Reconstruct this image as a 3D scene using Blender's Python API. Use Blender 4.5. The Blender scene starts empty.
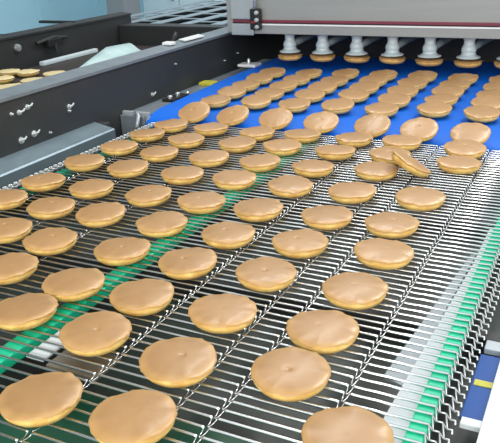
import bpy, bmesh, math, random
from mathutils import Vector, Matrix
random.seed(7)
sc = bpy.context.scene
COL = sc.collection
R = math.radians

# ------------------------------------------------------------------ materials
def new_mat(name, color, rough=.5, metal=0., var=0., vscale=30., bump=0., bscale=200., coat=0.,
            objvar=0., spec=.5, stretch=None, trans=0., var_col=None, bdist=.001):
    m = bpy.data.materials.new(name); m.use_nodes = True
    nt = m.node_tree; N = nt.nodes; L = nt.links
    b = N['Principled BSDF']
    b.inputs['Roughness'].default_value = rough
    b.inputs['Metallic'].default_value = metal
    b.inputs['Specular IOR Level'].default_value = spec
    b.inputs['Coat Weight'].default_value = coat
    b.inputs['Coat Roughness'].default_value = .2
    b.inputs['Transmission Weight'].default_value = trans
    c = (*color, 1.)
    b.inputs['Base Color'].default_value = c
    tc = N.new('ShaderNodeTexCoord')
    vec = tc.outputs['Object']
    if stretch:
        mp = N.new('ShaderNodeMapping'); mp.inputs['Scale'].default_value = stretch
        L.new(vec, mp.inputs['Vector']); vec = mp.outputs['Vector']
    out = None
    if var > 0:
        nz = N.new('ShaderNodeTexNoise'); nz.inputs['Scale'].default_value = vscale
        nz.inputs['Detail'].default_value = 6
        L.new(vec, nz.inputs['Vector'])
        rp = N.new('ShaderNodeValToRGB')
        rp.color_ramp.elements[0].position = .32; rp.color_ramp.elements[1].position = .7
        d = var_col if var_col else tuple(x*(1-var) for x in color)
        rp.color_ramp.elements[0].color = (*d, 1)
        rp.color_ramp.elements[1].color = (*[min(1, x*(1+var*.35)) for x in color], 1)
        L.new(nz.outputs['Fac'], rp.inputs['Fac']); out = rp.outputs['Color']
    if objvar > 0:
        oi = N.new('ShaderNodeObjectInfo')
        hs = N.new('ShaderNodeHueSaturation')
        mr = N.new('ShaderNodeMapRange')
        mr.inputs['To Min'].default_value = 1-objvar; mr.inputs['To Max'].default_value = 1+objvar
        L.new(oi.outputs['Random'], mr.inputs['Value'])
        L.new(mr.outputs['Result'], hs.inputs['Value'])
        if out: L.new(out, hs.inputs['Color'])
        else: hs.inputs['Color'].default_value = c
        out = hs.outputs['Color']
    if out: L.new(out, b.inputs['Base Color'])
    if bump > 0:
        n2 = N.new('ShaderNodeTexNoise'); n2.inputs['Scale'].default_value = bscale
        n2.inputs['Detail'].default_value = 5
        L.new(vec, n2.inputs['Vector'])
        bp = N.new('ShaderNodeBump'); bp.inputs['Strength'].default_value = bump
        bp.inputs['Distance'].default_value = bdist
        L.new(n2.outputs['Fac'], bp.inputs['Height']); L.new(bp.outputs['Normal'], b.inputs['Normal'])
    return m

def pale_rim(m, col, r0=.030, r1=.0400):
    nt = m.node_tree; N = nt.nodes; L = nt.links; b = N['Principled BSDF']
    old = b.inputs['Base Color'].links[0].from_socket
    tc = N.new('ShaderNodeTexCoord'); vm = N.new('ShaderNodeVectorMath'); vm.operation = 'MULTIPLY'
    vm.inputs[1].default_value = (1,1,0); L.new(tc.outputs['Object'], vm.inputs[0])
    ln = N.new('ShaderNodeVectorMath'); ln.operation = 'LENGTH'; L.new(vm.outputs[0], ln.inputs[0])
    mr = N.new('ShaderNodeMapRange'); mr.inputs['From Min'].default_value = r0; mr.inputs['From Max'].default_value = r1
    mr.inputs['To Max'].default_value = .75
    L.new(ln.outputs['Value'], mr.inputs['Value'])
    mx = N.new('ShaderNodeMix'); mx.data_type = 'RGBA'
    L.new(mr.outputs['Result'], mx.inputs['Factor']); L.new(old, mx.inputs['A']); mx.inputs['B'].default_value = (*col, 1)
    L.new(mx.outputs['Result'], b.inputs['Base Color'])

def s2l(r, g, b):
    f = lambda v: (v/255/12.92) if v/255 <= .04045 else ((v/255+.055)/1.055)**2.4
    return (f(r), f(g), f(b))

M = {}
M['crust'] = new_mat('golden_crust', s2l(178,136,88), .42, var=.09, vscale=38, bump=.25, bscale=160, objvar=.05, coat=.28, bdist=.0006)
pale_rim(M['crust'], s2l(204,160,98))
M['crumb'] = new_mat('yellow_sponge', s2l(244,210,126), .7, var=.16, vscale=60, bump=.5, bscale=420, objvar=.05, var_col=s2l(216,164,84), bdist=.0008)
M['pale_crust'] = new_mat('pale_crust', s2l(216,198,150), .5, var=.08, vscale=40, bump=.2, bscale=200, objvar=.05)
M['pale_crumb'] = new_mat('pale_sponge', s2l(206,172,100), .7, var=.1, vscale=60, bump=.3, bscale=400)
M['baked'] = new_mat('baked_underside', s2l(238,184,108), .6, var=.2, vscale=50, bump=.3, bscale=300, objvar=.05)
M['steel'] = new_mat('bright_steel_wire', (.90,.92,.93), .22, metal=1.)
M['edge_steel'] = new_mat('edge_link_steel', (.86,.89,.90), .32, metal=.6)
M['green'] = new_mat('green_wear_strip', s2l(30,202,154), .35, var=.12, vscale=12)
M['green_reflection'] = new_mat('dark_green_reflection', s2l(34,92,68), .4, var=.35, vscale=9)
M['brown_plate'] = new_mat('brown_grey_plate', s2l(158,146,130), .35, metal=.3, var=.15, vscale=20)
M['dark_pan'] = new_mat('dark_drip_pan', s2l(76,78,77), .36, metal=.2, var=.35, vscale=6, bump=.1, bscale=30, var_col=s2l(38,54,48))
M['white_plate'] = new_mat('white_plastic_plate', s2l(214,220,224), .4, var=.05, vscale=15)
M['grey_plate'] = new_mat('grey_strip', s2l(158,166,172), .35, metal=.3, var=.1, vscale=20)
M['white_cover'] = new_mat('white_side_cover', s2l(232,236,238), .45, var=.03, vscale=8)
M['blue_plate'] = new_mat('blue_side_plate', s2l(0,72,150), .6, var=.08, vscale=20)
M['yellow'] = new_mat('yellow_label', s2l(196,188,62), .5, var=.1, vscale=90)
M['dark_panel'] = new_mat('dark_frame_panel', s2l(66,68,69), .45, metal=.35, var=.12, vscale=9, bump=.05, bscale=60)
M['rail'] = new_mat('grey_rail_steel', s2l(136,146,154), .42, metal=.4, var=.12, vscale=25)
M['guard'] = new_mat('grey_guard_sheet', s2l(132,150,160), .38, metal=.5, var=.15, vscale=18)
M['blue_belt'] = new_mat('blue_belt', s2l(2,104,218), .55, spec=.3, var=.07, vscale=14)
M['housing'] = new_mat('brushed_housing', s2l(162,164,162), .5, metal=.25, var=.05, vscale=5, stretch=(1,1,14), bump=.03, bscale=40)
M['maroon'] = new_mat('maroon_stripe', s2l(128,52,70), .45, var=.06, vscale=20)
M['white_trim'] = new_mat('white_trim', s2l(240,240,240), .35, var=.02, vscale=20)
M['light_steel'] = new_mat('light_steel_block', s2l(176,184,188), .4, metal=.3, var=.06, vscale=20)
M['black'] = new_mat('black_plastic', s2l(26,27,29), .45, var=.15, vscale=40)
M['silicone'] = new_mat('pale_silicone', s2l(206,218,220), .35, var=.06, vscale=50, coat=.2)
M['hose'] = new_mat('grey_hose', s2l(128,138,142), .5, var=.1, vscale=30)
M['bolt'] = new_mat('bolt_steel', (.8,.82,.82), .3, metal=.8, var=.1, vscale=200)
M['far_panel'] = new_mat('far_dark_panel', s2l(46,47,48), .5, metal=.1, var=.1, vscale=9)
M['dark_belt'] = new_mat('dark_cooling_belt', s2l(46,40,38), .55, var=.2, vscale=20)
M['film'] = new_mat('pale_plastic_film', s2l(170,196,196), .25, var=.18, vscale=14, bump=.4, bscale=25, bdist=.004)
M['white_bar'] = new_mat('white_bar', s2l(196,210,216), .35, var=.08, vscale=20)
M['tray'] = new_mat('matt_black_tray', s2l(22,24,26), .9, spec=.05, var=.1)
M['rack'] = new_mat('pale_rack_bar', s2l(128,144,154), .4, var=.08, vscale=15)
M['wall'] = new_mat('teal_white_wall', s2l(166,212,230), .6, var=.05, vscale=1.2)
M['column'] = new_mat('grey_column', s2l(128,136,142), .6, var=.06, vscale=4)
M['cabinet'] = new_mat('pale_cabinet', s2l(196,220,230), .4, var=.04, vscale=4)
M['floor'] = new_mat('grey_floor', s2l(96,100,102), .5, var=.15, vscale=3)
M['red'] = new_mat('red_plastic', s2l(150,40,46), .4, var=.05, vscale=30)

# ------------------------------------------------------------------ mesh helpers
class MB:
    def __init__(s): s.bm = bmesh.new()
    def box(s, x0, x1, y0, y1, z0, z1, bev=0., mat=None):
        r = bmesh.ops.create_cube(s.bm, size=1.)
        vs = r['verts']
        for v in vs:
            v.co = Vector(((x0+x1)/2+v.co.x*(x1-x0), (y0+y1)/2+v.co.y*(y1-y0), (z0+z1)/2+v.co.z*(z1-z0)))
        if mat is not None:
            for v in vs: v.co = mat @ v.co
        if bev > 0:
            es = list({e for v in vs for e in v.link_edges})
            bmesh.ops.bevel(s.bm, geom=es, offset=bev, segments=2, affect='EDGES', profile=.6)
        return s
    def tube(s, pts, r, n=6, caps=True):
        pts = [Vector(p) for p in pts]; rings = []
        for i, p in enumerate(pts):
            a = pts[max(0, i-1)]; b = pts[min(len(pts)-1, i+1)]
            t = (b-a).normalized()
            up = Vector((0,0,1)) if abs(t.z) < .9 else Vector((1,0,0))
            u = t.cross(up).normalized(); w = u.cross(t).normalized()
            rr = r[i] if isinstance(r, (list, tuple)) else r
            rings.append([s.bm.verts.new(p + u*rr*math.cos(2*math.pi*k/n) + w*rr*math.sin(2*math.pi*k/n)) for k in range(n)])
        for a, b in zip(rings, rings[1:]):
            for k in range(n):
                s.bm.faces.new((a[k], a[(k+1) % n], b[(k+1) % n], b[k]))
        if caps:
            s.bm.faces.new(rings[0][::-1]); s.bm.faces.new(rings[-1])
        return s
    def lathe(s, prof, c=(0,0,0), n=24, fn=None, axis=None):
        c = Vector(c); rings = []
        for j, (r, z) in enumerate(prof):
            if r < 1e-6:
                rings.append([s.bm.verts.new((0,0,z))])
            else:
                ring = []
                for k in range(n):
                    a = 2*math.pi*k/n
                    rr, zz = (r, z) if fn is None else fn(j, a, r, z)
                    ring.append(s.bm.verts.new((rr*math.cos(a), rr*math.sin(a), zz)))
                rings.append(ring)
        for a, b in zip(rings, rings[1:]):
            if len(a) == 1 and len(b) == 1: continue
            if len(a) == 1:
                for k in range(n): s.bm.faces.new((a[0], b[(k+1) % n], b[k]))
            elif len(b) == 1:
                for k in range(n): s.bm.faces.new((a[k], a[(k+1) % n], b[0]))
            else:
                for k in range(n): s.bm.faces.new((a[k], a[(k+1) % n], b[(k+1) % n], b[k]))
        if len(rings[0]) > 1: s.bm.faces.new(rings[0][::-1])
        if len(rings[-1]) > 1: s.bm.faces.new(rings[-1])
        for ring in rings:
            for v in ring:
                co = v.co
                if axis: co = axis @ co
                v.co = co + c
        return s
    def prism(s, poly, axis, a, b):
        # polygon in the two other axes extruded along axis from a to b
        def P(u, v, t):
            return {'x': (t, u, v), 'y': (u, t, v), 'z': (u, v, t)}[axis]
        A = [s.bm.verts.new(P(u, v, a)) for u, v in poly]
        B = [s.bm.verts.new(P(u, v, b)) for u, v in poly]
        n = len(poly)
        s.bm.faces.new(A[::-1]); s.bm.faces.new(B)
        for k in range(n): s.bm.faces.new((A[k], A[(k+1) % n], B[(k+1) % n], B[k]))
        return s
    def mesh(s, name, mat, smooth=False, ang=None):
        bmesh.ops.recalc_face_normals(s.bm, faces=s.bm.faces)
        me = bpy.data.meshes.new(name); s.bm.to_mesh(me); s.bm.free()
        me.materials.append(M[mat])
        if smooth:
            for p in me.polygons: p.use_smooth = True
            if ang: me.set_sharp_from_angle(angle=R(ang))
        return me
    def build(s, name, mat, parent=None, smooth=False, ang=None):
        o = bpy.data.objects.new(name, s.mesh(name, mat, smooth, ang)); COL.objects.link(o)
        if parent is not None:
            o.parent = parent
            o.matrix_parent_inverse = Matrix.Translation(-Vector(parent.location)) if parent.parent is None else Matrix()
        return o
def tag(o, label=None, cat=None, group=None, kind=None):
    if label: o['label'] = label
    if cat: o['category'] = cat
    if group: o['group'] = group
    if kind: o['kind'] = kind
    return o
def empty(name, loc, label, cat, group=None):
    o = bpy.data.objects.new(name, None); COL.objects.link(o)
    o.empty_display_size = .05; o.location = loc
    return tag(o, label, cat, group)

FLOOR = -.85

# ------------------------------------------------------------------ cakes
def cake_meshes(seed, top='crust', side='crumb'):
    rnd = random.Random(seed)
    ph = [rnd.uniform(0, 6.28) for _ in range(8)]
    am = [rnd.uniform(.4, 1.) for _ in range(8)]
    def wob(a, k0=0):
        return (am[0]*math.sin(2*a+ph[0])*.010 + am[1]*math.sin(3*a+ph[1])*.008 + am[2]*math.sin(5*a+ph[2])*.006
                + am[3]*math.sin(9*a+ph[3])*.004 + am[4]*math.sin(14*a+ph[4])*.003)
    def lip(a):
        return (am[5]*math.sin(3*a+ph[5])*.0012 + am[6]*math.sin(7*a+ph[6])*.0008 + am[7]*math.sin(11*a+ph[7])*.0008 + am[2]*math.sin(19*a+ph[1])*.00025 + am[4]*math.sin(29*a+ph[0])*.0002)
    sp = [(.0, 0), (.020, 0), (.0285, .0003), (.0332, .0022), (.0364, .0056), (.0383, .0084), (.0386, .0104), (.0378, .0124), (.0362, .0138), (.0345, .0146), (.0, .0146)]
    def fs(j, a, r, z):
        return r*(1+wob(a)*.8), z + (lip(a)*.7 if j >= 7 else 0)
    m1 = MB().lathe(sp, n=40, fn=fs).mesh('sponge', side, True, 50)
    off = rnd.uniform(-.006, .006), rnd.uniform(-.006, .006)
    dm = 1. if seed % 3 == 0 else .15
    tp = [(.0, .0139), (.0370, .0139), (.0397, .0141), (.0406, .0148), (.0403, .0157), (.0388, .0165), (.0345, .0174), (.0280, .0183), (.0200, .0190), (.0110, .0194), (.0050, .0195), (.0022, .0195-.0004*dm), (.0011, .0195-.0011*dm), (.0, .0195-.0012*dm)]
    def ft(j, a, r, z):
        w = min(1, r/.03)
        if 2 <= j <= 4: w *= 1+.0; r += am[3]*math.sin(17*a+ph[2])*.0006 + am[5]*math.sin(26*a+ph[6])*.0005
        return r*(1+wob(a)*w), z + lip(a)*(1.0 if 1 <= j <= 5 else .5 if j == 6 else .2 if j == 7 else 0)
    m2 = MB().lathe(tp, n=48, fn=ft).mesh('top_crust', top, True, 60)
    for v in m2.vertices:
        rr = math.hypot(v.co.x, v.co.y)
        if rr < .0105:
            k = 1-rr/.0105
            v.co.x += off[0]*min(1, k*1.2); v.co.y += off[1]*min(1, k*1.2)
    for m in (m1, m2):
        for v in m.vertices: v.co.x *= .975; v.co.y *= .975; v.co.z *= .97
    return m1, m2

NV = 9
DZ = .0055          # height of the wire belt surface
CAKES = [cake_meshes(100+i) for i in range(NV)]
PALE = [cake_meshes(300+i, 'pale_crust', 'pale_crumb') for i in range(3)]
HELD = [cake_meshes(400+i, 'crust', 'baked') for i in range(3)]
protos = {}
def cake(loc, rot, label, group, pool='c', idx=None, lift=True):
    if pool == 'c': loc = (loc[0], loc[1], loc[2]+DZ)
    if lift: loc = (loc[0], loc[1], loc[2]+.0335*(abs(math.sin(rot[0]))+abs(math.sin(rot[1]))))
    src = {'c': CAKES, 'p': PALE, 'h': HELD}[pool]
    i = (idx if idx is not None else random.randrange(len(src))) % len(src)
    key = (pool, i)
    if key not in protos:
        r = bpy.data.objects.new('sandwich_cake', None); r.empty_display_size = .03
        a = bpy.data.objects.new('sponge', src[i][0]); a.parent = r
        b = bpy.data.objects.new('top_crust', src[i][1]); b.parent = r
        protos[key] = (r, a, b); objs = (r, a, b)
    else:
        r0, a0, b0 = protos[key]
        r = r0.copy(); a = a0.copy(); b = b0.copy(); a.parent = r; b.parent = r; objs = (r, a, b)
    for o in objs: COL.objects.link(o)
    r.location = loc; r.rotation_euler = rot
    tag(r, label, 'cake', group)
    return r

ORD = ['first','second','third','fourth','fifth','sixth','seventh','eighth','ninth','tenth','eleventh','twelfth']
LANES = ['leftmost lane', 'second lane from left', 'third lane from left', 'fourth lane from left',
         'fifth lane from left', 'sixth lane from left', 'seventh lane from left']
X0, SX = -.891, .1084
WIRE = {   # x, y of every cake on the wire belt, near to far
 0: [(-.892,.812),(-.888,.905),(-.894,1.03),(-.891,1.14),(-.888,1.24),(-.881,1.328)],
 1: [(-.786,.708),(-.785,.809),(-.781,.909),(-.786,1.026),(-.784,1.13),(-.782,1.231),(-.776,1.328)],
 2: [(-.684,.608),(-.692,.701),(-.686,.813),(-.663,.913),(-.668,1.029),(-.670,1.133),(-.663,1.238),(-.661,1.329)],
 3: [(-.578,.524),(-.569,.604),(-.571,.711),(-.573,.815),(-.562,.915),(-.564,1.036),(-.564,1.141),(-.565,1.247),(-.561,1.343)],
 4: [(-.441,.401),(-.467,.518),(-.468,.61),(-.464,.711),(-.458,.814),(-.460,.919),(-.456,1.035),(-.456,1.14),(-.452,1.247),(-.447,1.347)],
 5: [(-.341,.411),(-.352,.506),(-.357,.61),(-.353,.719),(-.350,.824),(-.349,.928),(-.348,1.042),(-.345,1.166),(-.347,1.261),(-.349,1.355)],
 6: [(-.238,.531),(-.238,.619),(-.235,.72),(-.233,.831),(-.250,.932),(-.238,1.052)],
}
LOOK = ['round tan sandwich cake', 'golden sandwich cake']
GW = 'sandwich cakes on the wire belt'
for k, l in WIRE.items():
    for i, (x, y) in enumerate(l):
        nm = ORD[i]
        lab = 'tan sandwich cake on wire belt, %s from the camera in %s' % (nm, LANES[k] if k else 'the leftmost lane')
        cake((x, y, .0004), (R(random.uniform(-1, 2.5)), R(random.uniform(-1.5, 1.5)), random.uniform(0, 6.28)), lab, GW)
cake((-.156,.463,.0004), (0,0,1.1), 'lone tan sandwich cake cut off by the bottom edge, right of all wire belt lanes', GW, idx=3)
# the far end of the right-hand lane is bunched up
cake((-.216,1.247,.0004), (R(2),0,2.1), 'tan sandwich cake at front of the bunched stack by right end of blue belt', GW, idx=1)
cake((-.221,1.330,.0030), (R(5),0,.4), 'tan sandwich cake wedged in the middle of the bunched stack by blue belt', GW, idx=5)
lean = cake((-.2915,1.179,.0165), (0,0,0), 'tan sandwich cake tipped up on its edge against its neighbour on wire belt', GW, idx=2)
lean.rotation_euler = Matrix.Rotation(R(30), 3, Vector((-.46,.89,0))).to_euler()

def zb(y):   # top of the blue belt
    return zb0(y)+.0008
def zb0(y):
    P = [(1.425,-.022),(1.432,-.009),(1.442,-.002),(1.462,.005),(1.495,.010),(1.70,.014),(2.0,.018),(3.0,.018)]
    for (a, za), (b, zc) in zip(P, P[1:]):
        if a <= y <= b: return za+(zc-za)*(y-a)/(b-a)
    return P[-1][1]
BLUE = {
 0: [1.436,1.546,1.638,1.722,1.812,1.905],
 1: [1.434,1.560,1.650,1.736,1.826,1.912],
 2: [1.434,1.556,1.656,1.742,1.834,1.928],
 3: [1.434,1.569,1.682,1.766,1.852,1.936],
 4: [1.442,1.567,1.656,1.748,1.846,1.940],
 5: [1.438,1.600,1.688,1.770,1.856,1.940],
 6: [1.433,1.590,1.676,1.760,1.846,1.934],
}
GB = 'sandwich cakes on the blue belt'
for k, l in BLUE.items():
    for i, y in enumerate(l):
        x = X0+k*SX+random.uniform(-.003, .003)+(.006 if i else 0)
        ln = LANES[k] if k else 'the leftmost lane'
        if i == 0:
            t = R(20 + random.uniform(-2, 2))
            cake((x+.012+(.012 if k == 4 else .006 if k == 5 else 0), y-.001, .0080), (t, R(random.uniform(-4, 4)), 0),
                 'tan sandwich cake tipping over near edge of blue belt, %s' % ln, GB, lift=False)
        else:
            cake((x, y, zb0(y)-.0035), (R(random.uniform(5, 9)), R(random.uniform(-1.5, 1.5)), random.uniform(-.3, .3)),
                 'tan sandwich cake on blue belt, %s behind the tipped row in %s' % (ORD[i-1], ln), GB)
# lane cut by the right edge of the photograph
for i, y in enumerate([1.60,1.69,1.78,1.87]):
    cake((X0+7*SX, y, zb0(y)-.0035), (0, 0, i*1.3), 'tan sandwich cake on blue belt, %s in lane cut by right photo edge' % ORD[i], GB)

# ------------------------------------------------------------------ wire mesh conveyor
WC = empty('wire_conveyor', (-.52,.9,FLOOR), 'long conveyor with open steel wire belt, green strips and dark left side panel', 'conveyor')
PITCH = .014
BENDS = [-.183,-.283,-.325,-.430,-.685,-.785,-.885]
XL, XR = -.950, -.100
RW = .0016
y0, n_rods = .26, 82
mb = MB()
zc = DZ-RW
for i in range(n_rods):
    y = y0+i*PITCH
    jit = random.uniform(-.0009, .0009)
    pts = [(XL, y+jit, zc)]; rr = [RW]
    for bx in sorted(BENDS):
        hook = PITCH*.93
        sg = (random.uniform(-.0004, .0004))
        pts += [(bx-.0050, y+jit, zc), (bx-.0038, y+jit, zc), (bx-.0030, y+jit, zc), (bx-.0026, y-.001+jit, zc-.0006), (bx-.0018, y-hook*.5+jit, zc-.0016), (bx-.0007, y-hook+jit, zc-.0006),
                (bx+.0007, y-hook+jit, zc-.0006), (bx+.0018, y-hook*.5+jit, zc-.0016), (bx+.0026, y-.001+jit, zc-.0006), (bx+.0030, y-sg+jit, zc), (bx+.0038, y+jit, zc), (bx+.0050, y+jit, zc)]
        rr += [RW, RW, RW, .0006, .0006, .0006, .0006, .0006, .0006, RW, RW, RW]
    pts += [(XR, y+jit, zc)]
    mb.tube(pts, rr+[RW], 6)
mb.build('wire_mesh', 'steel', WC, True)
def edge(xa, sgn):
    e = MB(); r = .0009
    X = lambda d: xa+sgn*d
    zz1, zz2, ends = [], [], None
    for i in range(n_rods):
        y = y0+i*PITCH
        zz1 += [(X(0), y, zc), (X(.005), y-PITCH/2, zc)]
        zz2 += [(X(.011), y-PITCH/2, zc), (X(.016), y-PITCH, zc)]
        e.tube([(X(.005), y-PITCH/2, zc), (X(.011), y-PITCH/2, zc)], r, 5)
        e.tube([(X(.016), y-PITCH, zc), (X(.0206), y-PITCH, zc), (X(.0214), y-PITCH*1.3, zc-.001)], r*1.15, 5)
    e.tube(zz1, r, 5); e.tube(zz2, r, 5)
    e.build('edge_links', 'edge_steel', WC, True)
edge(XR, 1); edge(XL, -1)
YA, YB = .22, 1.40
# wear strips on carrier bars
for xs, w in ((-.1080,.0090),(-.556,.012),(-.932,.010)):
    s = MB().box(xs-w, xs+w, YA, YB, -.012, DZ-.0034, .002).build('wear_strip', 'green', WC)
    MB().box(xs-w*.7, xs+w*.7, YA, YB, -.050, -.012).build('carrier_bar', 'dark_panel', WC)
MB().prism([(-.1175,.36),(-.1175,1.02),(-.124,1.02),(-.1255,.88),(-.143,.52),(-.143,.36)], 'z', -.008, -.0045).build('slide_plate', 'white_plate', WC)
MB().prism([(-.128,.93),(-.134,.93),(-.1635,.600),(-.140,.590)], 'z', -.012, -.0085).build('grey_strip', 'grey_plate', WC)
MB().box(-.533,-.508, .474,.534,-.004,-.001, .001).build('white_clip', 'white_plate', WC)
MB().box(-.505,-.437, .474,.520,-.010,-.006, .001).build('cross_plate', 'brown_plate', WC)
MB().box(-1.0,-.05, YA, YB, -.082,-.074).build('drip_pan', 'dark_pan', WC)
MB().box(-.62,-.19, YA,.495,-.048,-.044,.001).build('green_reflection', 'green_reflection', WC)  # added sheet, its dark green painted in for a reflection under the belt
for yy in (.42,.78,1.14):
    MB().box(-.99,-.05, yy, yy+.02, -.074,-.050).build('cross_bar', 'dark_panel', WC)
# left side panel
XP = -1.10
side = MB().box(XP-.012, XP, .2, 2.54, -.30, .1245, .001).build('side_panel', 'dark_panel', WC)
MB().prism([(XP+.004,.1215),(XP+.004,.1285),(XP-.056,.1330),(XP-.060,.1310),(XP-.060,.118),(XP-.057,.118),(XP-.056,.1285),(XP+.001,.1245),(XP+.001,.1215)], 'y', .2, 2.54).build('top_flange', 'rail', side)
def bolt(x, y, z, r=.0055, tail=0):
    b = MB()
    ax = Matrix.Rotation(R(90), 3, 'Y')
    b.lathe([(0,0),(r*1.45,0),(r*1.45,.0012),(r,.0014),(r*.96,.0055),(r*.6,.0068),(0,.007)], (x, y, z), 12, axis=ax)
    if tail:
        b.tube([(x+.003, y, z), (x+.007, y+tail*.6, z+.003), (x+.006, y+tail, z+.006)], .0024, 6)
    return b.build('bolt', 'bolt', side, True, 40)
for (y, z, r, t) in ((1.061,.092,.004,0),(1.084,.090,.006,.016),(1.110,.096,.006,.014),(1.240,.067,.006,.014),(1.238,.058,.004,0),
                     (1.077,.031,.0075,.014),(1.117,.035,.0075,.016),(1.166,.025,.003,0),(1.704,.085,.003,0),(1.994,.046,.003,0),(2.085,.055,.003,0),(1.578,.024,.006,.010)):
    bolt(XP, y, z, r*.7, t*.75)
# guard sheet
MB().prism([(XP,.010),(XP,.005),(-1.053,-.005),(-1.046,-.007),(-1.045,-.040),(-1.042,-.040),(-1.042,-.0045),(-1.046,-.0015),(-1.052,-.0005)], 'y', .25, 1.325).build('guard_sheet', 'guard', WC)
MB().box(XP,-1.075,1.330,1.352,-.03,.006,.004).build('guard_end', 'dark_panel', WC)
# right side: cover, blue plate, yellow label
MB().box(-.0585,.14, .2, 1.36, -.012,-.001, .003).build('side_cover', 'white_cover', WC)
MB().box(-.0560,.14, .2, 1.36, -.30,-.012).build('cover_skirt', 'white_cover', WC)
pl = MB().box(-.0800,-.057,.566,.682,-.014,-.010,.001).build('blue_plate', 'blue_plate', WC)
MB().box(-.0770,-.058,.6215,.6310,-.0098,-.0088).build('yellow_label', 'yellow', pl)
MB().box(-.0775,-.057,.553,.564,-.013,-.007,.001).build('end_block', 'white_plate', WC)
MB().box(-.0775,-.057,.686,.705,-.012,-.005,.001).build('end_block', 'grey_plate', WC)
for xx in (-1.09,.05):
    for yy in (.3,1.25):
        MB().box(xx-.02,xx+.02,yy,yy+.04,FLOOR,-.28).build('leg', 'rail', WC)

# ------------------------------------------------------------------ blue belt conveyor
BC = empty('belt_conveyor', (-.52,1.9,FLOOR), 'bright blue belt conveyor feeding cakes from under the machine', 'conveyor')
BXL, BXR = -1.022, .06
ys = [1.425,1.428,1.432,1.437,1.442,1.450,1.462,1.478,1.495,1.56,1.70,1.85,2.0,2.29]
top = [(y, zb(y)) for y in ys]
bot = [(2.29,-.030),(1.46,-.030),(1.434,-.028)]
MB().prism(top+bot, 'x', BXL, BXR).build('belt', 'blue_belt', BC, True, 35)
MB().box(XP+.001,BXL-.004,1.425,2.28,-.06,.004,.002).build('side_rail', 'rail', BC)
MB().box(XP+.001,BXL+.004,1.435,1.445,-.06,.012,.002).build('rail_end', 'light_steel', BC)
MB().box(-1.075,-1.035,1.585,1.665,.004,.012,.002).build('rail_slot', 'black', BC)
for yy in (1.600,1.640,1.690):
    MB().lathe([(0,0),(.007,0),(.007,.006),(.004,.008),(0,.008)], (-1.058,yy,.0115 if yy < 1.67 else .0035), 12).build('rail_bolt', 'bolt', BC, True, 40)
MB().box(-1.085,-1.040,1.800,1.840,.004,.014,.003).build('yellow_tab', 'yellow', BC)
ft = MB().box(-1.075,-1.010,2.035,2.085,.0185,.028,.004).build('sensor_block', 'white_trim', BC)
MB().lathe([(0,0),(.006,0),(.006,.012),(.003,.016),(0,.016)], (-1.045,2.06,.028), 12).build('sensor_knob', 'bolt', ft, True, 40)
# corner post where the belts meet
MB().tube([(-1.060,1.440,.010),(-1.036,1.418,.008),(-1.030,1.398,-.018)], .005, 8).build('corner_rod', 'light_steel', BC, True)
MB().lathe([(0,0),(.012,0),(.013,.004),(.011,.016),(0,.016)], (-1.000,1.400,-.030), 14, axis=Matrix.Rotation(R(0),3,'X')).build('roller_end', 'light_steel', BC, True, 40)
for xx in (-1.06,.03):
    for yy in (1.5,2.22):
        MB().box(xx-.02,xx+.02,yy,yy+.04,FLOOR,-.03).build('leg', 'rail', BC)

# ------------------------------------------------------------------ machine with nozzles
YF = 2.0
MC = empty('depositing_machine', (-.35,2.2,FLOOR), 'grey steel machine across the belts with maroon stripe and row of pale nozzles', 'machine')
MB().box(-1.085,.34, YF, 2.62, .132, .62, .004).build('housing', 'housing', MC)
MB().box(-1.06,.34, YF-.007, YF, .132, .157, .002).build('lower_fascia', 'housing', MC)
MB().box(-1.06,.34, YF-.010, YF, .1575, .1625, .001).build('white_trim', 'white_trim', MC)
MB().box(-1.06,.34, YF-.008, YF, .1630, .1655, .0006).build('grey_seam', 'black', MC)
MB().box(-1.06,.34, YF-.008, YF, .1658, .1735, .001).build('maroon_stripe', 'maroon', MC)
MB().box(-1.062,-.985, YF-.018, YF-.010, .128, .163, .003).build('end_block', 'light_steel', MC)
MB().box(-1.062,-.985, YF-.016, YF-.008, .1755, .62, .003).build('end_cover', 'light_steel', MC)
lt = MB().box(-.990,-.958, YF-.030, YF-.008, .146, .208, .004).build('latch', 'black', MC)
MB().tube([(-.976,YF-.022,.19),(-.976,YF-.022,.33)], .006, 8).build('latch_rod', 'bolt', lt, True)
for zz in (.155,.176,.197):
    MB().lathe([(0,0),(.007,0),(.006,.006),(0,.007)], (-.966,YF-.030,zz), 10, axis=Matrix.Rotation(R(90),3,'X')).build('latch_bolt', 'bolt', lt, True, 40)
MB().box(-.985,-.972, YF-.034, YF-.030, .166,.172,.001).build('latch_mark', 'red', lt)
MB().box(-1.0,.30, 2.30, 2.33, .026, .134).build('shade_plate', 'black', MC)  # black sheet stands in for the darkness under the machine
MB().box(-1.10,.34, 2.56, 2.62, FLOOR, .132).build('rear_leg', 'dark_panel', MC)
NY = 2.045
GN = 'sandwich cakes held under the nozzles'
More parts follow.
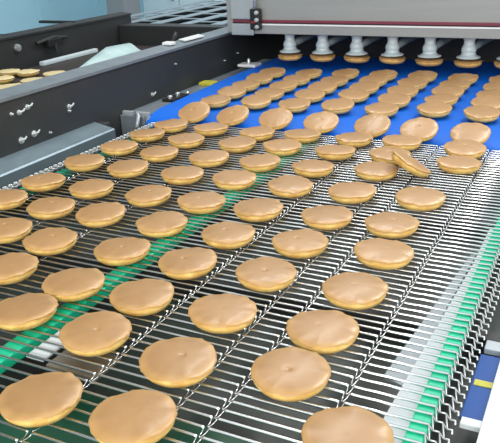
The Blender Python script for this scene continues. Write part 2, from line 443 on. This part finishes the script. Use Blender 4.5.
for k in range(8):
    x = X0+k*SX
    nz = MB().lathe([(0,.136),(.0165,.136),(.0165,.122),(.0150,.120),(.0150,.108),(.0175,.105),(.0205,.098),(.0205,.090),(.0185,.087),(.0200,.085),(.0200,.080),(0,.080)][::-1],
                    (x, NY, 0), 20).build('nozzle', 'silicone', MC, True, 50)
    MB().lathe([(0,.0722),(.0325,.0722),(.0335,.0735),(.0315,.0755),(.0255,.0775),(.0205,.0815),(0,.0815)], (x, NY, 0), 24).build('suction_cup', 'silicone', nz, True, 50)
    MB().tube([(x+.006,NY+.012,.096),(x+.020,NY+.06,.104),(x+.045,NY+.14,.116),(x+.055,NY+.18,.136)], .011, 10).build('hose', 'hose', nz, True)
    if k == 0: lb = 'orange cake held under the leftmost nozzle of the machine'
    elif k == 7: lb = 'orange cake under the nozzle cut by right edge of photo'
    else: lb = 'orange cake held under the %s nozzle from left' % ORD[k]
    cake((x, NY, .0475), (R(random.uniform(-3,2)), R(random.uniform(-3,3)), k*1.7), lb, GN, 'h')

# ------------------------------------------------------------------ second conveyor on the left
LC = empty('cooling_conveyor', (-1.55,1.8,FLOOR), 'second conveyor in dark frame beyond the left side panel', 'conveyor')
MB().box(-1.885,-1.170, .9, 2.50, -.012, 0, .002).build('belt', 'dark_belt', LC)
fp = MB().box(-1.915,-1.900, .9, 2.62, -.30, .112, .001).build('side_panel', 'far_panel', LC)
MB().prism([(-1.895,.110),(-1.895,.117),(-1.950,.122),(-1.955,.110),(-1.950,.110),(-1.948,.116)], 'y', .9, 2.62).build('top_flange', 'far_panel', fp)
MB().box(-1.899,-1.180, 2.52, 2.60, -.02, .078, .004).build('cross_beam', 'far_panel', LC)
cl = MB().box(-1.899,-1.872, 2.05,2.13,.055,.085,.004)
cl.tube([(-1.885,2.00,.078),(-1.880,2.09,.088),(-1.885,2.17,.078)], .007, 8)
cl.tube([(-1.878,2.09,.07),(-1.868,2.09,.03)], .006, 8)
cl.build('clamp', 'black', fp)
MB().lathe([(0,0),(.014,0),(.012,.010),(0,.012)], (-1.899,1.915,.075), 12, axis=Matrix.Rotation(R(90),3,'Y')).build('knob', 'bolt', fp, True, 40)
MB().box(-2.110,-1.930, 2.27,2.29,.114,.124,.002).build('rail_strip', 'black', fp)
MB().box(-2.060,-1.930, 1.90,1.92,.112,.122,.002).build('rail_strip', 'black', fp)
for xx in (-1.90,-1.20):
    for yy in (1.0,2.4):
        MB().box(xx-.02,xx+.02,yy,yy+.04,FLOOR,-.012).build('leg', 'rail', LC)
GL = 'pale cakes on the left conveyor'
for (x, y, lb) in ((-1.635,1.595,'pale cake on far left conveyor, nearest the camera by dark side panel'),
                   (-1.635,1.695,'pale cake on far left conveyor, middle one of the near row'),
                   (-1.645,1.810,'pale cake on far left conveyor, right end of near row by plastic sheet'),
                   (-1.765,1.690,'pale cake on far left conveyor, cut by photo edge behind the nearest one'),
                   (-1.765,1.811,'pale cake on far left conveyor, right end of the second row'),
                   (-1.880,1.800,'pale cake on far left conveyor, farthest one at left photo edge')):
    cake((x if x > -1.87 else -1.842, y, .0006), (0,0,random.uniform(0,6)), lb, GL, 'p')
# plastic sheet
def sheet(name, pts, th, mat):
    s = MB(); n = len(pts)
    A = [s.bm.verts.new(p) for p in pts]; B = [s.bm.verts.new((p[0], p[1], p[2]+th)) for p in pts]
    s.bm.faces.new(A[::-1]); s.bm.faces.new(B)
    for k in range(n): s.bm.faces.new((A[k], A[(k+1) % n], B[(k+1) % n], B[k]))
    return s.build(name, mat)
sh = MB()
prof = [((-1.560,1.815),(-1.590,1.835)),((-1.520,1.95),(-1.640,2.00)),((-1.515,2.10),(-1.700,2.17)),((-1.545,2.25),(-1.690,2.30))]
za = [(.001,.010),(.001,.028),(.001,.040),(.001,.036)]
rows = []
for (a, b), (z1, z2) in zip(prof, za):
    rows.append([(a[0]+(b[0]-a[0])*t, a[1]+(b[1]-a[1])*t, z1+(z2-z1)*t+.006*math.sin(t*9)*t) for t in [i/8 for i in range(9)]])
vt = [[sh.bm.verts.new((x, y, z+.0025)) for x, y, z in r] for r in rows]
vb = [[sh.bm.verts.new((x, y, z)) for x, y, z in r] for r in rows]
for i in range(3):
    for j in range(8):
        sh.bm.faces.new((vt[i][j], vt[i][j+1], vt[i+1][j+1], vt[i+1][j])); sh.bm.faces.new((vb[i][j], vb[i+1][j], vb[i+1][j+1], vb[i][j+1]))
for i in range(3):
    sh.bm.faces.new((vt[i][0], vt[i+1][0], vb[i+1][0], vb[i][0])); sh.bm.faces.new((vt[i][8], vb[i][8], vb[i+1][8], vt[i+1][8]))
for j in range(8):
    sh.bm.faces.new((vt[0][j], vb[0][j], vb[0][j+1], vt[0][j+1])); sh.bm.faces.new((vt[3][j], vt[3][j+1], vb[3][j+1], vb[3][j]))
tag(sh.build('plastic_sheet', 'film', None, True, 40), 'pale blue plastic sheet curled up on the far left conveyor', 'plastic sheet')
br = MB().box(-1.868,-1.845,1.98,2.30,.0005,.016,.004).build('white_bar', 'white_bar')
tag(br, 'thin white bar lying on the far left conveyor beside the plastic sheet', 'bar')
# bits lying on the flange
bt = MB().prism([(-1.152,1.815),(-1.118,1.795),(-1.112,1.900),(-1.150,1.930)], 'z', .1335, .1365).build('metal_offcut', 'white_trim')
tag(bt, 'small pale metal plate lying on the top flange of dark side panel', 'plate')
hd = empty('toggle_clamp', (-1.135,1.745,.133), 'small black and white clamp standing on the flange near machine', 'clamp')
MB().box(-1.150,-1.120,1.722,1.748,.133,.141,.002).build('clamp_base', 'white_trim', hd)
MB().tube([(-1.135,1.752,.134),(-1.138,1.772,.152),(-1.140,1.785,.158)], .006, 8).build('clamp_lever', 'black', hd, True)

# ------------------------------------------------------------------ slatted rack behind
RK = empty('slatted_rack', (-1.65,3.3,FLOOR), 'pale slatted rack with rows of dark gaps behind the dark cross beam', 'rack')
zr = .055
xs = []; 
for i in range(7):
    x = -2.13+i*.155
    xs += [x-.027, x+.027]
yl = sorted({round(2.66+j*.10+d, 4) for j in range(20) for d in (0, .022)})
gb = MB(); vg = {}
def gv(i, j):
    if (i, j) not in vg: vg[(i, j)] = gb.bm.verts.new((xs[i], yl[j], zr+.012))
    return vg[(i, j)]
for i in range(len(xs)-1):
    for j in range(len(yl)-1):
        bar = i % 2 == 0
        slat = j % 2 == 0 and (j//2 + i//2) % 2 == 0
        if bar or slat:
            gb.bm.faces.new((gv(i, j), gv(i+1, j), gv(i+1, j+1), gv(i, j+1)))
gb.bm.normal_update()
bmesh.ops.solidify(gb.bm, geom=gb.bm.faces[:], thickness=.003)
gb.build('slat_grid', 'rack', RK)
MB().box(-2.16,-1.17, 2.66, 4.6, zr-.022, zr-.014).build('tray', 'tray', RK)
for xx in (-2.13,-1.20):
    for yy in (2.70,4.5):
        MB().box(xx-.02,xx+.02,yy,yy+.04,FLOOR,zr).build('leg', 'rail', RK)

# ------------------------------------------------------------------ room
def struct(o): o['kind'] = 'structure'; return o
struct(MB().box(-5.0,3.5,-2.5,8.0,FLOOR-.05,FLOOR).build('floor', 'floor'))
w = MB().box(-4.30,-4.20,-2.5,8.0,FLOOR,1.0)
for i in range(14):
    w.box(-4.20,-4.192,-2.2+i*.75,-2.17+i*.75,FLOOR,1.0)
struct(w.build('wall_left', 'wall'))
struct(MB().box(-5.0,3.5,8.0,8.1,FLOOR,2.6).build('wall_back', 'wall'))
co = MB().box(-3.42,-3.25,4.42,4.62,FLOOR,2.6,.01)
co.box(-3.46,-3.21,4.38,4.66,FLOOR,FLOOR+.1,.01)
tag(co.build('column', 'column'), 'grey column standing against the pale blue wall', 'column')
ca = empty('cabinet', (-3.2,5.1,FLOOR), 'pale blue cabinet standing right of the grey column at the back', 'cabinet')
MB().box(-3.45,-2.75,4.95,5.45,FLOOR,.9,.01).build('body', 'cabinet', ca)
for xa, xb in ((-3.44,-3.105),(-3.095,-2.76)):
    d = MB().box(xa,xb,4.93,4.95,FLOOR+.06,.88,.005).build('door', 'cabinet', ca)
    MB().box(xb-.05,xb-.035,4.91,4.93,-.05,.1,.003).build('handle', 'rail', d)

# ------------------------------------------------------------------ light
wd = bpy.data.worlds.new('world'); sc.world = wd; wd.use_nodes = True
wn = wd.node_tree.nodes; wl = wd.node_tree.links
bg = wn['Background']; bg.inputs['Strength'].default_value = 1.0
wt = wn.new('ShaderNodeTexCoord'); sx = wn.new('ShaderNodeSeparateXYZ')
wl.new(wt.outputs['Generated'], sx.inputs['Vector'])
wr = wn.new('ShaderNodeValToRGB')           # the hall is dim towards the machinery on the left
mp = wn.new('ShaderNodeMapRange'); mp.inputs['From Min'].default_value = -1; mp.inputs['From Max'].default_value = 1
wl.new(sx.outputs['X'], mp.inputs['Value']); wl.new(mp.outputs['Result'], wr.inputs['Fac'])
e = wr.color_ramp.elements
e[0].position = .165; e[0].color = (.07,.09,.10,1)
e[1].position = .32; e[1].color = (.92,.98,1.0,1)
e3 = wr.color_ramp.elements.new(.235); e3.color = (.28,.31,.33,1)
wl.new(wr.outputs['Color'], bg.inputs['Color'])
def lamp(name, loc, size, power, color=(1,1,1), target=None):
    l = bpy.data.lights.new(name, 'AREA'); l.shape = 'RECTANGLE'; l.size = size[0]; l.size_y = size[1]
    l.energy = power; l.color = color
    o = bpy.data.objects.new(name, l); COL.objects.link(o); o.location = loc
    if target:
        o.rotation_euler = (Vector(target)-Vector(loc)).to_track_quat('-Z', 'Y').to_euler()
    return o
lamp('ceiling_or_fill_lamp', (.1,3.0,2.3), (.5,2.6), 60, (1,.98,.95))
lamp('ceiling_or_fill_lamp', (-1.2,3.2,2.3), (.3,2.4), 26, (1,.98,.95))
lamp('ceiling_or_fill_lamp', (.4,-1.9,1.25), (2.6,1.0), 70, (1,.97,.90), (-.4,.9,0))  # added fill behind the camera, set low to brighten the cake sides

# ------------------------------------------------------------------ camera
pit, yaw, rol = R(22.36694), R(27.38359), R(-2.61428)
right = Vector((math.cos(yaw), math.sin(yaw), 0))
fwd = Vector((-math.sin(yaw)*math.cos(pit), math.cos(yaw)*math.cos(pit), -math.sin(pit)))
up = right.cross(fwd)
r2 = right*math.cos(rol)+up*math.sin(rol); u2 = up*math.cos(rol)-right*math.sin(rol)
cd = bpy.data.cameras.new('camera'); cam = bpy.data.objects.new('camera', cd); COL.objects.link(cam)
mt = Matrix((r2, u2, -fwd)).transposed().to_4x4(); mt.translation = Vector((0,0,.42079))
cam.matrix_world = mt
cd.sensor_fit = 'HORIZONTAL'; cd.sensor_width = 36; cd.lens = 701.1*36/500
cd.clip_start = .01; cd.clip_end = 100
sc.camera = cam
vs = sc.view_settings
vs.view_transform = 'Standard'; vs.look = 'None'; vs.gamma = 1; vs.use_curve_mapping = False
vs.exposure = 0.0
